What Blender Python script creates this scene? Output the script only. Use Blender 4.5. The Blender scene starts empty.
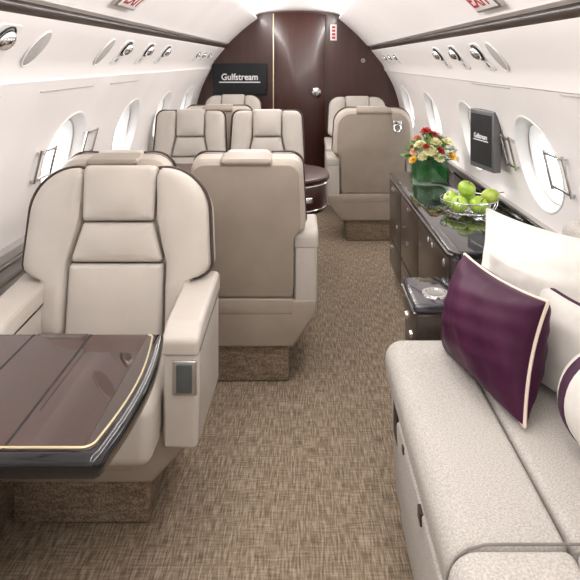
import bpy, bmesh, math, random
from mathutils import Vector, Matrix
random.seed(7)
PI = math.pi
scene = bpy.context.scene
COL = scene.collection

# ------------------------------------------------------------------ materials
def new_mat(name):
    m = bpy.data.materials.new(name); m.use_nodes = True
    nt = m.node_tree; b = nt.nodes['Principled BSDF']
    return m, nt, b

def simple(name, col, rough=.5, metal=0., coat=0., spec=.5):
    m, nt, b = new_mat(name)
    b.inputs['Base Color'].default_value = (*col, 1)
    b.inputs['Roughness'].default_value = rough
    b.inputs['Metallic'].default_value = metal
    b.inputs['Coat Weight'].default_value = coat
    b.inputs['Coat Roughness'].default_value = .03
    b.inputs['Specular IOR Level'].default_value = spec
    return m

def noise_mat(name, c1, c2, scale, rough=.6, bump=.0, stretch=(1, 1, 1), detail=4., coat=0., lo=.35, hi=.65, bscale=None, spec=.5):
    m, nt, b = new_mat(name)
    N, L = nt.nodes, nt.links
    tc = N.new('ShaderNodeTexCoord'); mp = N.new('ShaderNodeMapping')
    mp.inputs['Scale'].default_value = stretch
    L.new(tc.outputs['Object'], mp.inputs['Vector'])
    nz = N.new('ShaderNodeTexNoise'); nz.inputs['Scale'].default_value = scale; nz.inputs['Detail'].default_value = detail
    L.new(mp.outputs['Vector'], nz.inputs['Vector'])
    cr = N.new('ShaderNodeValToRGB')
    cr.color_ramp.elements[0].position = lo; cr.color_ramp.elements[0].color = (*c1, 1)
    cr.color_ramp.elements[1].position = hi; cr.color_ramp.elements[1].color = (*c2, 1)
    L.new(nz.outputs['Fac'], cr.inputs['Fac']); L.new(cr.outputs['Color'], b.inputs['Base Color'])
    b.inputs['Roughness'].default_value = rough
    b.inputs['Coat Weight'].default_value = coat; b.inputs['Coat Roughness'].default_value = .02
    b.inputs['Specular IOR Level'].default_value = spec
    if bump:
        src = nz
        if bscale:
            src = N.new('ShaderNodeTexNoise'); src.inputs['Scale'].default_value = bscale; src.inputs['Detail'].default_value = 3
            L.new(tc.outputs['Object'], src.inputs['Vector'])
        bp = N.new('ShaderNodeBump'); bp.inputs['Strength'].default_value = bump; bp.inputs['Distance'].default_value = .004
        L.new(src.outputs['Fac'], bp.inputs['Height']); L.new(bp.outputs['Normal'], b.inputs['Normal'])
    return m

def carpet_mat(name, c1, c2, c3):
    m, nt, b = new_mat(name); N, L = nt.nodes, nt.links
    tc = N.new('ShaderNodeTexCoord')
    def nz(st, sc, det=2):
        mp = N.new('ShaderNodeMapping'); mp.inputs['Scale'].default_value = st
        L.new(tc.outputs['Object'], mp.inputs['Vector'])
        n = N.new('ShaderNodeTexNoise'); n.inputs['Scale'].default_value = sc; n.inputs['Detail'].default_value = det
        L.new(mp.outputs['Vector'], n.inputs['Vector']); return n
    a = nz((1, .09, 1), 190); c = nz((.13, 1, .6), 150); f = nz((1, 1, 1), 420, 1)
    mx = N.new('ShaderNodeMath'); mx.operation = 'ADD'
    L.new(a.outputs['Fac'], mx.inputs[0])
    m2 = N.new('ShaderNodeMath'); m2.operation = 'MULTIPLY_ADD'; m2.inputs[1].default_value = .38
    mx.operation = 'MULTIPLY_ADD'; mx.inputs[1].default_value = 1.3
    cs_ = N.new('ShaderNodeMath'); cs_.operation = 'MULTIPLY'; cs_.inputs[1].default_value = .7
    L.new(c.outputs['Fac'], cs_.inputs[0]); L.new(cs_.outputs[0], mx.inputs[2])
    L.new(mx.outputs[0], m2.inputs[0])
    m3 = N.new('ShaderNodeMath'); m3.operation = 'MULTIPLY'; m3.inputs[1].default_value = .24
    L.new(f.outputs['Fac'], m3.inputs[0]); L.new(m3.outputs[0], m2.inputs[2])
    cr = N.new('ShaderNodeValToRGB'); e = cr.color_ramp.elements
    e[0].position = .40; e[0].color = (*c1, 1); e[1].position = .62; e[1].color = (*c3, 1)
    k = e.new(.5); k.color = (*c2, 1)
    L.new(m2.outputs[0], cr.inputs['Fac']); L.new(cr.outputs['Color'], b.inputs['Base Color'])
    b.inputs['Roughness'].default_value = .95; b.inputs['Specular IOR Level'].default_value = .1
    bp = N.new('ShaderNodeBump'); bp.inputs['Strength'].default_value = .6; bp.inputs['Distance'].default_value = .006
    L.new(m2.outputs[0], bp.inputs['Height']); L.new(bp.outputs['Normal'], b.inputs['Normal'])
    return m

def pane_mat():
    m = bpy.data.materials.new('window_acrylic'); m.use_nodes = True
    nt = m.node_tree; N, L = nt.nodes, nt.links; N.clear()
    o = N.new('ShaderNodeOutputMaterial'); mx = N.new('ShaderNodeMixShader'); mx.inputs[0].default_value = .06
    t = N.new('ShaderNodeBsdfTransparent'); g = N.new('ShaderNodeBsdfGlossy'); g.inputs['Roughness'].default_value = .05
    L.new(t.outputs[0], mx.inputs[1]); L.new(g.outputs[0], mx.inputs[2]); L.new(mx.outputs[0], o.inputs[0])
    return m

def vase_glass():
    m = bpy.data.materials.new('vase_glass'); m.use_nodes = True
    nt = m.node_tree; N, L = nt.nodes, nt.links; N.clear()
    o = N.new('ShaderNodeOutputMaterial'); mx = N.new('ShaderNodeMixShader'); mx.inputs[0].default_value = .08
    t = N.new('ShaderNodeBsdfTransparent'); t.inputs[0].default_value = (.80, .93, .84, 1)
    g = N.new('ShaderNodeBsdfGlossy'); g.inputs['Roughness'].default_value = .03
    L.new(t.outputs[0], mx.inputs[1]); L.new(g.outputs[0], mx.inputs[2]); L.new(mx.outputs[0], o.inputs[0])
    return m

M = {}
M['wall'] = noise_mat('wall_vinyl', (.83, .80, .79), (.86, .83, .82), 3, .55, .04, bscale=220)
M['valance'] = simple('valance_vinyl', (.84, .81, .80), .5)
M['ceiling'] = noise_mat('ceiling_vinyl', (.83, .80, .79), (.86, .83, .82), 3, .55, .04, bscale=220)
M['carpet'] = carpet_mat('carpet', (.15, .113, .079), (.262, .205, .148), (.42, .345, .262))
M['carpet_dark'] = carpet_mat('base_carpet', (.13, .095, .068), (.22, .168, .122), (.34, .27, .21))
M['leather'] = noise_mat('cream_leather', (.49, .45, .405), (.525, .485, .44), 9, .42, .10, bscale=330)
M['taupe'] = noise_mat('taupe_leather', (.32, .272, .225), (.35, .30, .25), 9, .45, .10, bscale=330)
M['taupe_light'] = noise_mat('light_taupe_leather', (.445, .39, .335), (.48, .425, .365), 9, .45, .10, bscale=330)
M['piping'] = simple('dark_piping', (.045, .024, .02), .5)
M['wood'] = noise_mat('mahogany_veneer', (.028, .007, .005), (.056, .014, .009), 3, .3, 0, (9, 9, .5), 3, coat=.3, lo=.25, hi=.78)
M['wood'].node_tree.nodes['Principled BSDF'].inputs['Coat Roughness'].default_value = .16
M['wood_table'] = noise_mat('table_veneer', (.016, .006, .005), (.052, .018, .012), 3.5, .2, 0, (.8, 14, 6), 6, coat=.75, lo=.3, hi=.7, spec=.2)
M['wood_dark'] = noise_mat('walnut_gloss', (.038, .026, .021), (.062, .044, .036), 4, .3, 0, (10, .8, 10), 4, coat=.3)
M['strip'] = noise_mat('strip_veneer', (.020, .013, .010), (.055, .038, .030), 3, .35, 0, (8, 1, 8), 4, coat=.0, spec=.3)
M['black_gloss'] = simple('black_gloss', (.008, .008, .010), .10, 0, .3)
M['counter'] = simple('counter_gloss', (.012, .012, .016), .03, 0, 1.)
M['grey_lid'] = simple('lid_dark_gloss', (.03, .03, .042), .12, 0, 1.)
M['black'] = simple('matte_black', (.010, .010, .011), .5, spec=.3)
M['screen'] = simple('screen_black', (.010, .012, .014), .35, spec=.3)
M['bezel'] = simple('monitor_bezel', (.16, .16, .165), .35, .6)
M['chrome'] = simple('chrome', (.78, .78, .78), .12, 1.)
M['steel'] = simple('brushed_steel', (.55, .54, .53), .32, 1.)
M['gold'] = simple('brass_inlay', (.80, .68, .45), .3, .6)
M['white'] = simple('white_plastic', (.80, .79, .78), .4)
M['grey_mesh'] = noise_mat('speaker_cloth', (.36, .345, .335), (.47, .455, .44), 300, .9, .1)
M['ledge'] = simple('ledge_grey', (.42, .40, .385), .4)
M['red'] = simple('sign_red', (.42, .02, .03), .5)
M['sofa'] = noise_mat('sofa_fabric', (.38, .358, .33), (.60, .572, .538), 240, .95, .25, spec=.15, lo=.3, hi=.7)
M['sofa_pipe'] = simple('sofa_welt', (.22, .20, .185), .8)
M['purple'] = noise_mat('plum_silk', (.038, .005, .024), (.054, .008, .034), 7, .5, .0, spec=.22)
M['pillow_white'] = noise_mat('white_cotton', (.68, .655, .61), (.73, .705, .665), 30, .85, .15, bscale=400)
M['pillow_pipe'] = simple('champagne_piping', (.80, .68, .58), .55)
M['plum_pipe'] = simple('plum_band', (.045, .008, .034), .7)
M['pane'] = pane_mat()
M['vase'] = vase_glass()
M['leafgreen'] = noise_mat('leaf_green', (.008, .075, .02), (.04, .22, .06), 22, .4)
M['leaf2'] = noise_mat('leaf_light', (.10, .26, .05), (.30, .42, .14), 30, .5)
M['apple'] = noise_mat('apple_skin', (.30, .50, .035), (.46, .62, .10), 26, .22, coat=.5)
M['pear'] = noise_mat('pear_skin', (.42, .55, .07), (.55, .62, .14), 26, .3)
M['stem'] = simple('stem_brown', (.10, .06, .03), .7)
M['fl_red'] = simple('petal_red', (.50, .03, .03), .6)
M['fl_pink'] = simple('petal_peach', (.82, .42, .32), .6)
M['fl_cream'] = simple('petal_cream', (.80, .76, .46), .6)
M['fl_yellow'] = simple('petal_yellow', (.82, .48, .05), .6)
M['fl_white'] = simple('petal_white', (.82, .80, .74), .6)
M['glass_panel'] = simple('control_glass', (.07, .085, .085), .08, 0, .5)
M['text_white'] = simple('screen_lettering', (.8, .8, .8), .5)
M['text_grey'] = simple('placard_ink', (.06, .02, .02), .5)

# ------------------------------------------------------------------ helpers
def link(o, parent=None):
    COL.objects.link(o)
    if parent: o.parent = parent
    return o

def obj(name, bm, mat, parent=None, sharp=38, smooth=True):
    bmesh.ops.recalc_face_normals(bm, faces=bm.faces[:])
    me = bpy.data.meshes.new(name); bm.to_mesh(me); bm.free()
    me.materials.append(M[mat])
    if smooth:
        me.shade_smooth(); me.set_sharp_from_angle(angle=math.radians(sharp))
    return link(bpy.data.objects.new(name, me), parent)

def tag(o, label, cat, group=None):
    o['label'] = label; o['category'] = cat
    if group: o['group'] = group
    return o

def thing(name, label, cat, loc=(0, 0, 0), rotz=0, group=None, matrix=None):
    o = bpy.data.objects.new(name, None); COL.objects.link(o)
    if matrix is not None: o.matrix_world = matrix
    else:
        o.location = loc; o.rotation_euler = (0, 0, rotz)
    o.empty_display_size = .1
    return tag(o, label, cat, group)

def struct(o):
    o['kind'] = 'structure'; return o

def dup(root, label, loc=None, group=None, matrix=None):
    r = root.copy(); COL.objects.link(r)
    if loc is not None: r.location = loc
    if matrix is not None: r.matrix_world = matrix
    r['label'] = label
    if group: r['group'] = group
    for ch in list(root.children):
        c = ch.copy(); COL.objects.link(c); c.parent = r
        for g in ch.children:
            d = g.copy(); COL.objects.link(d); d.parent = c
    return r

def box(bm, x0, x1, y0, y1, z0, z1, bev=0., seg=3):
    r = bmesh.ops.create_cube(bm, size=1)
    vs = r['verts']
    for v in vs:
        v.co = Vector((x0 if v.co.x < 0 else x1, y0 if v.co.y < 0 else y1, z0 if v.co.z < 0 else z1))
    if bev:
        es = list({e for v in vs for e in v.link_edges})
        bmesh.ops.bevel(bm, geom=es, offset=bev, segments=seg, affect='EDGES', profile=.5)
    return bm

def bx(*a, **k): return box(bmesh.new(), *a, **k)

def tube(bm, pts, r, n=8, closed=False, cap=True):
    pts = [Vector(p) for p in pts]; m = len(pts); rings = []
    up = None
    for i, p in enumerate(pts):
        a = pts[(i - 1) % m] if (closed or i > 0) else p
        b = pts[(i + 1) % m] if (closed or i < m - 1) else p
        t = (b - a).normalized() if (b - a).length > 1e-9 else Vector((0, 0, 1))
        if up is None:
            up = Vector((0, 0, 1)) if abs(t.z) < .9 else Vector((1, 0, 0))
        s = t.cross(up)
        if s.length < 1e-6: s = t.orthogonal()
        s.normalize(); up = s.cross(t).normalized()
        rr = r[i] if isinstance(r, (list, tuple)) else r
        rings.append([bm.verts.new(p + rr * (math.cos(2 * PI * k / n) * s + math.sin(2 * PI * k / n) * up)) for k in range(n)])
    for i in range(m if closed else m - 1):
        A, B = rings[i], rings[(i + 1) % m]
        for k in range(n):
            bm.faces.new((A[k], A[(k + 1) % n], B[(k + 1) % n], B[k]))
    if cap and not closed:
        bm.faces.new(rings[0]); bm.faces.new(rings[-1][::-1])
    return bm

def lathe(bm, prof, n=24, mat=None):
    mat = mat or Matrix(); rings = []
    for r, z in prof:
        if r < 1e-6: rings.append([bm.verts.new(mat @ Vector((0, 0, z)))])
        else: rings.append([bm.verts.new(mat @ Vector((r * math.cos(2 * PI * k / n), r * math.sin(2 * PI * k / n), z))) for k in range(n)])
    for A, B in zip(rings, rings[1:]):
        for k in range(n):
            k2 = (k + 1) % n
            if len(A) == 1 and len(B) == 1: continue
            if len(A) == 1: bm.faces.new((A[0], B[k2], B[k]))
            elif len(B) == 1: bm.faces.new((A[k], A[k2], B[0]))
            else: bm.faces.new((A[k], A[k2], B[k2], B[k]))
    return bm

def ball(bm, c, r, sc=(1, 1, 1), u=16, v=10):
    mt = Matrix.Translation(c) @ Matrix.Diagonal((*sc, 1))
    bmesh.ops.create_uvsphere(bm, u_segments=u, v_segments=v, radius=r, matrix=mt)
    return bm

def rpoly(corners, seg=6):
    """rounded polygon: corners (x, y, r) -> outline"""
    out = []; n = len(corners)
    for i, (x, y, r) in enumerate(corners):
        p = Vector((x, y)); a = Vector(corners[i - 1][:2]) - p; b = Vector(corners[(i + 1) % n][:2]) - p
        if r <= 1e-5: out.append(p); continue
        la, lb = a.length, b.length; a.normalize(); b.normalize()
        ang = math.acos(max(-1, min(1, a.dot(b)))); d = r / math.tan(ang / 2); lim = .495 * min(la, lb)
        if d > lim: d = lim
        rr = d * math.tan(ang / 2)
        c = p + (a + b).normalized() * (rr / math.sin(ang / 2))
        s = p + a * d; e = p + b * d
        a0 = math.atan2(s.y - c.y, s.x - c.x); a1 = math.atan2(e.y - c.y, e.x - c.x)
        da = (a1 - a0 + PI) % (2 * PI) - PI
        for k in range(seg + 1):
            t = a0 + da * k / seg
            out.append(c + rr * Vector((math.cos(t), math.sin(t))))
    return out

def dense(poly, step, closed=True):
    out = []; n = len(poly)
    for i in range(n if closed else n - 1):
        a, b = Vector(poly[i]), Vector(poly[(i + 1) % n]); k = max(1, int((b - a).length / step))
        for j in range(k): out.append(a.lerp(b, j / k))
    if not closed: out.append(Vector(poly[-1]))
    return out

def resample(poly, n):
    P = [Vector(p) for p in poly]; L = [0]
    for a, b in zip(P, P[1:]): L.append(L[-1] + (b - a).length)
    out = []; j = 0
    for i in range(n):
        t = L[-1] * i / (n - 1)
        while j < len(P) - 2 and L[j + 1] < t: j += 1
        d = L[j + 1] - L[j]
        out.append(P[j].lerp(P[j + 1], (t - L[j]) / d if d > 1e-9 else 0))
    return out

def area2(p): return sum(p[i - 1].x * p[i].y - p[i].x * p[i - 1].y for i in range(len(p)))

def inset(poly, d):
    n = len(poly); sgn = 1 if area2(poly) > 0 else -1; out = []
    for i in range(n):
        a, p, b = poly[i - 1], poly[i], poly[(i + 1) % n]
        e1 = (p - a); e2 = (b - p)
        n1 = Vector((-e1.y, e1.x)); n2 = Vector((-e2.y, e2.x))
        if n1.length > 1e-9: n1.normalize()
        if n2.length > 1e-9: n2.normalize()
        m = n1 + n2
        if m.length < 1e-6: m = n1.copy()
        m.normalize(); k = max(.5, m.dot(n1) if n1.length else 1)
        out.append(p + m * (sgn * d / k))
    return out

def plate(bm, poly, t, bev, mp, seg=4, dome=0., back=0., w0=0.):
    """a slab with outline poly, thickness t, its front edge rounded by bev, optionally domed; mp(u, v, w) -> point"""
    poly = [Vector(p) for p in poly]; levels = []
    if back > 0:
        for i in range(3):
            a = PI / 2 * (1 - i / 3); levels.append((inset(poly, back * (1 - math.cos(a))), w0 + back * (1 - math.sin(a))))
    else: levels.append((poly, w0))
    for i in range(seg + 1):
        a = PI / 2 * i / seg
        levels.append((inset(poly, bev * (1 - math.cos(a))), w0 + t - bev + bev * math.sin(a)))
    if dome:
        base = levels[-1][0]; c = sum(base, Vector((0, 0))) / len(base)
        for f in (.9, .78, .62, .42, .2):
            levels.append(([c + (p - c) * f for p in base], ('dome', c, max(abs(p.x - c.x) for p in base), max(abs(p.y - c.y) for p in base))))
    def hgt(p, w):
        if not isinstance(w, tuple): return w
        _, c, hx, hy = w
        return w0 + t + dome * (1 - ((p.x - c.x) / hx) ** 2) * (1 - ((p.y - c.y) / hy) ** 2)
    rings = [[bm.verts.new(mp(p.x, p.y, hgt(p, w))) for p in lv] for lv, w in levels]
    for A, B in zip(rings, rings[1:]):
        n = len(A)
        for k in range(n): bm.faces.new((A[k], A[(k + 1) % n], B[(k + 1) % n], B[k]))
    bm.faces.new(rings[0][::-1])
    if dome:
        c = sum(levels[-1][0], Vector((0, 0))) / len(levels[-1][0]); cv = bm.verts.new(mp(c.x, c.y, w0 + t + dome))
        R = rings[-1]
        for k in range(len(R)): bm.faces.new((R[k], R[(k + 1) % len(R)], cv))
    else: bm.faces.new(rings[-1])
    return bm

def strip_pad(bm, O, I, t, mp, n=26, K=12, p=3.2, w0=0.):
    O = resample(O, n); I = resample(I, n); rows = []
    for i in range(n):
        s = i / (n - 1); e = (max(0, 1 - abs(2 * s - 1) ** 14)) ** (1 / 3)
        row = []
        for k in range(K + 1):
            q = k / K; h = t * (max(0, 1 - abs(2 * q - 1) ** p)) ** (1 / p) * e
            c = O[i].lerp(I[i], q); row.append(bm.verts.new(mp(c.x, c.y, w0 + h)))
        rows.append(row)
    for A, B in zip(rows, rows[1:]):
        for k in range(K): bm.faces.new((A[k], A[k + 1], B[k + 1], B[k]))
    return bm

XYZ = lambda u, v, w: Vector((u, v, w))

# ------------------------------------------------------------------ cabin shell (camera at x = 0, cabin axis at XC)
XC = -.05; Y0, Y1 = -1.1, 6.2
PROF = [(0, .93), (.3, 1.0), (.55, 1.035), (.8, 1.035), (.95, 1.01), (1.06, .98), (1.15, .945), (1.31, .86)]
def hw(z):
    P = PROF; z = max(P[0][0], min(P[-1][0], z))
    for i in range(len(P) - 1):
        if z <= P[i + 1][0]: break
    z0, a = P[i]; z1, b = P[i + 1]; h = z1 - z0; t = (z - z0) / h
    def sl(j):
        if j == 0 or j == len(P) - 1:
            q = (0, 1) if j == 0 else (-2, -1); return (P[q[1]][1] - P[q[0]][1]) / (P[q[1]][0] - P[q[0]][0])
        return (P[j + 1][1] - P[j - 1][1]) / (P[j + 1][0] - P[j - 1][0])
    m0, m1 = sl(i) * h, sl(i + 1) * h
    return (2*t**3 - 3*t*t + 1) * a + (t**3 - 2*t*t + t) * m0 + (-2*t**3 + 3*t*t) * b + (t**3 - t*t) * m1
ZT = 1.31; NZ = 26
WA, WB, WZ = .225, .188, .962      # window half length, half height, centre height
def wx(side, z, out=0.): return XC + side * (hw(z) + out)

DZ = {-1: .004, 1: -.018}     # the right-hand overhead line sits a little lower
def side_wall(side, cents):
    bm = bmesh.new()
    bounds = [Y0]
    for a, b in zip(cents, cents[1:]): bounds.append((a + b) / 2)
    bounds.append(Y1)
    for yc, ya, yb in zip(cents, bounds, bounds[1:]):
        rect = [(ya, ZT * k / NZ) for k in range(NZ)] + [(ya + (yb - ya) * k / 20, ZT) for k in range(20)] \
             + [(yb, ZT * (1 - k / NZ)) for k in range(NZ)] + [(yb - (yb - ya) * k / 20, 0) for k in range(20)]
        rings = []
        for r in range(13):
            f = (r / 12)
            ring = []
            for (y, z) in rect:
                an = math.atan2((z - WZ) / WB, (y - yc) / WA)
                ey, ez = yc + WA * math.cos(an), WZ + WB * math.sin(an)
                yy, zz = y + (ey - y) * f, z + (ez - z) * f
                ring.append(bm.verts.new((wx(side, zz), yy, zz)))
            rings.append(ring)
        n = len(rect)
        for A, B in zip(rings, rings[1:]):
            for k in range(n): bm.faces.new((A[k], A[(k + 1) % n], B[(k + 1) % n], B[k]))
    bmesh.ops.remove_doubles(bm, verts=bm.verts[:], dist=1e-4)
    return struct(obj('wall_left' if side < 0 else 'wall_right', bm, 'wall'))
CL = [-.45, .60, 1.66, 2.74, 3.69, 4.62, 5.55]
CR = [-.55, .48, 1.50, 2.52, 3.48, 4.53, 5.60]
side_wall(-1, CL); side_wall(1, CR)

wn = 0
for side, cents in ((-1, CL), (1, CR)):
    for yc in cents:
        wn += 1
        root = struct(link(bpy.data.objects.new('window_%d' % wn, None)))
        root.location = (wx(side, WZ), yc, WZ)
        N = 56
        def ell(a, b, out):
            pts = []
            for k in range(N):
                t = 2 * PI * k / N; y, z = a * math.cos(t), b * math.sin(t)
                pts.append(Vector((side * (hw(WZ + z) - hw(WZ) + out), y, z)))
            return pts
        bm = bmesh.new()
        lv = [ell(WA, WB, .0), ell(WA - .006, WB - .006, .006), ell(WA - .018, WB - .016, .035), ell(WA - .03, WB - .026, .042), ell(WA - .034, WB - .03, .048), ell(WA - .05, WB - .045, .085)]
        rg = [[bm.verts.new(p) for p in q] for q in lv]
        for A, B in zip(rg, rg[1:]):
            for k in range(N): bm.faces.new((A[k], A[(k + 1) % N], B[(k + 1) % N], B[k]))
        obj('reveal', bm, 'white', root)
        bm = tube(bmesh.new(), ell(WA + .004, WB + .004, .002), .006, 6, closed=True)
        obj('bezel', bm, 'white', root)
        bm = tube(bmesh.new(), ell(WA - .031, WB - .027, .043), .004, 6, closed=True)
        obj('gasket', bm, 'steel', root)
        bm = bmesh.new(); bm.faces.new([bm.verts.new(p) for p in ell(WA - .05, WB - .045, .085)])
        obj('pane', bm, 'pane', root)

bm = bmesh.new()
box(bm, XC - .96, XC + .96, Y0, Y1, -.03, 0)
struct(obj('floor', bm, 'carpet', smooth=False))

# ceiling: canted side panels, a step, and the centre dome
def extrude_profile(pts, y0=Y0, y1=Y1, mirror=True):
    bm = bmesh.new()
    for s in ((-1, 1) if mirror else (1,)):
        dz = lambda z: DZ[s] * max(0, min(1, (1.80 - z) / .25))
        A = [bm.verts.new((XC + s * x, y0, z + dz(z))) for x, z in pts]; B = [bm.verts.new((XC + s * x, y1, z + dz(z))) for x, z in pts]
        for k in range(len(pts) - 1): bm.faces.new((A[k], A[k + 1], B[k + 1], B[k]))
    bmesh.ops.remove_doubles(bm, verts=bm.verts[:], dist=1e-4)
    return bm
dome = [(.425, 1.825)] + [(.425 * math.cos(t), 1.825 + .06 * math.sin(t)) for t in [PI / 2 * k / 10 for k in range(1, 11)]]
panel = [(.745, 1.535), (.725, 1.540), (.697, 1.553), (.695, 1.549), (.690, 1.556)]
for k in range(1, 9):
    t = k / 8; panel.append((.690 - (.690 - .41) * t, 1.556 + (1.80 - 1.556) * t + .012 * math.sin(PI * t)))
ceil_pts = panel + [(.405, 1.806), (.41, 1.822)] + [(.425 - .001, 1.825)] + dome[1:]
struct(obj('ceiling', extrude_profile(ceil_pts), 'ceiling', sharp=25))
# valance (service unit panels) and wood strips
val = [(.876, 1.297), (.868, 1.300), (.855, 1.345), (.835, 1.378), (.80, 1.42), (.765, 1.465), (.735, 1.50), (.732, 1.506), (.76, 1.51)]
for s, nm in ((-1, 'trim_1'), (1, 'trim_2')):
    bm = bmesh.new()
    A = [bm.verts.new((XC + s * x, Y0, z + DZ[s])) for x, z in val]; B = [bm.verts.new((XC + s * x, Y1, z + DZ[s])) for x, z in val]
    for k in range(len(val) - 1): bm.faces.new((A[k], A[k + 1], B[k + 1], B[k]))
    struct(obj(nm, bm, 'valance', sharp=25))
for s, nm in ((-1, 'trim_3'), (1, 'trim_4')):
    bm = bmesh.new()
    pr = [(.738, 1.503), (.722, 1.512), (.716, 1.53), (.722, 1.542), (.738, 1.546), (.78, 1.55), (.78, 1.50)]
    A = [bm.verts.new((XC + s * x, Y0, z + DZ[s])) for x, z in pr]; B = [bm.verts.new((XC + s * x, Y1 - .01, z + DZ[s])) for x, z in pr]
    for k in range(len(pr)): bm.faces.new((A[k], A[(k + 1) % len(pr)], B[(k + 1) % len(pr)], B[k]))
    bm.faces.new(A); bm.faces.new(B)
    struct(obj(nm, bm, 'strip', sharp=60))
# thin grooves under the valance
tn = 4
for s, ya, yb in ((-1, 1.55, 1.90), (-1, 2.20, 2.75), (-1, 3.0, 3.5), (1, 2.50, 3.05), (1, 1.5, 2.0)):
    tn += 1
    bm = bx(wx(s, 1.27) - .004, wx(s, 1.27) + .004, ya, yb, 1.268, 1.272)
    struct(obj('trim_%d' % tn, bm, 'ledge'))
# left side ledge with bright strips
for z0, z1, d, mt in ((.56, .60, .050, 'ledge'), (.60, .612, .056, 'chrome'), (.612, .655, .045, 'ledge'), (.655, .667, .056, 'chrome'), (.667, .70, .04, 'ledge')):
    tn += 1
    bm = bx(XC - hw(.65) - .02, XC - hw(.65) + d, Y0 + .1, 2.45, z0, z1, bev=.003)
    struct(obj('trim_%d' % tn, bm, mt))

tn += 1
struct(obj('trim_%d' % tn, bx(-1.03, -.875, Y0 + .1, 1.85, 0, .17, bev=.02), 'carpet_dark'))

# front bulkhead of glossy mahogany, with door
def profile_full(grow=.04):
    right = [(hw(z), z) for z in [ZT * k / 20 for k in range(21)]] + [(.745, 1.52)] + [(.679, 1.597), (.41, 1.80), (.41, 1.822)] + dome[1:]
    pts = [Vector((XC + x, z)) for x, z in right] + [Vector((XC - x, z)) for x, z in reversed(right[:-1])]
    return inset(pts, -grow)
bm = bmesh.new()
pf = profile_full()
A = [bm.verts.new((p.x, Y1, p.y)) for p in pf]; B = [bm.verts.new((p.x, Y1 + .05, p.y)) for p in pf]
bm.faces.new(A); bm.faces.new(B[::-1])
for k in range(len(A)): bm.faces.new((A[k], A[(k + 1) % len(A)], B[(k + 1) % len(A)], B[k]))
struct(obj('wall_front', bm, 'wood', smooth=False))
# rear bulkhead behind the camera
bm = bmesh.new()
A = [bm.verts.new((p.x, Y0, p.y)) for p in pf]; bm.faces.new(A)
struct(obj('wall_rear', bm, 'wall', smooth=False))
dr = struct(link(bpy.data.objects.new('door_1', None))); dr.location = (-.035, Y1, 0)
dz = 1.872
poly = [Vector(p) for p in ((-.255, .02), (.255, .02), (.255, 1.842), (.13, 1.86), (0, 1.866), (-.13, 1.868), (-.255, 1.86))]
bm = plate(bmesh.new(), poly, .014, .004, lambda u, v, w: Vector((u, -w, v)), seg=2)
obj('door_panel', bm, 'wood', dr)
obj('edge_strip', bx(-.266, -.256, -.012, 0, .02, 1.855, bev=.002), 'gold', dr)
obj('jamb', bx(.257, .272, -.016, 0, .02, 1.84, bev=.002), 'piping', dr)
bm = lathe(bmesh.new(), [(0, .03), (.03, .028), (.042, .02), (.05, .012), (.055, .0), (.055, -.005)], 28, Matrix.Translation((.168, -.014, 1.07)) @ Matrix.Rotation(PI / 2, 4, 'X'))
kn = obj('door_knob', bm, 'chrome', dr)
obj('finger_slot', bx(.162, .174, -.048, -.043, 1.05, 1.09, bev=.002), 'steel', kn)
# vertical panel joints either side of the door
tn += 1
struct(obj('trim_%d' % tn, bx(-.345, -.341, Y1 - .003, Y1, 0, 1.80), 'piping'))

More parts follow.
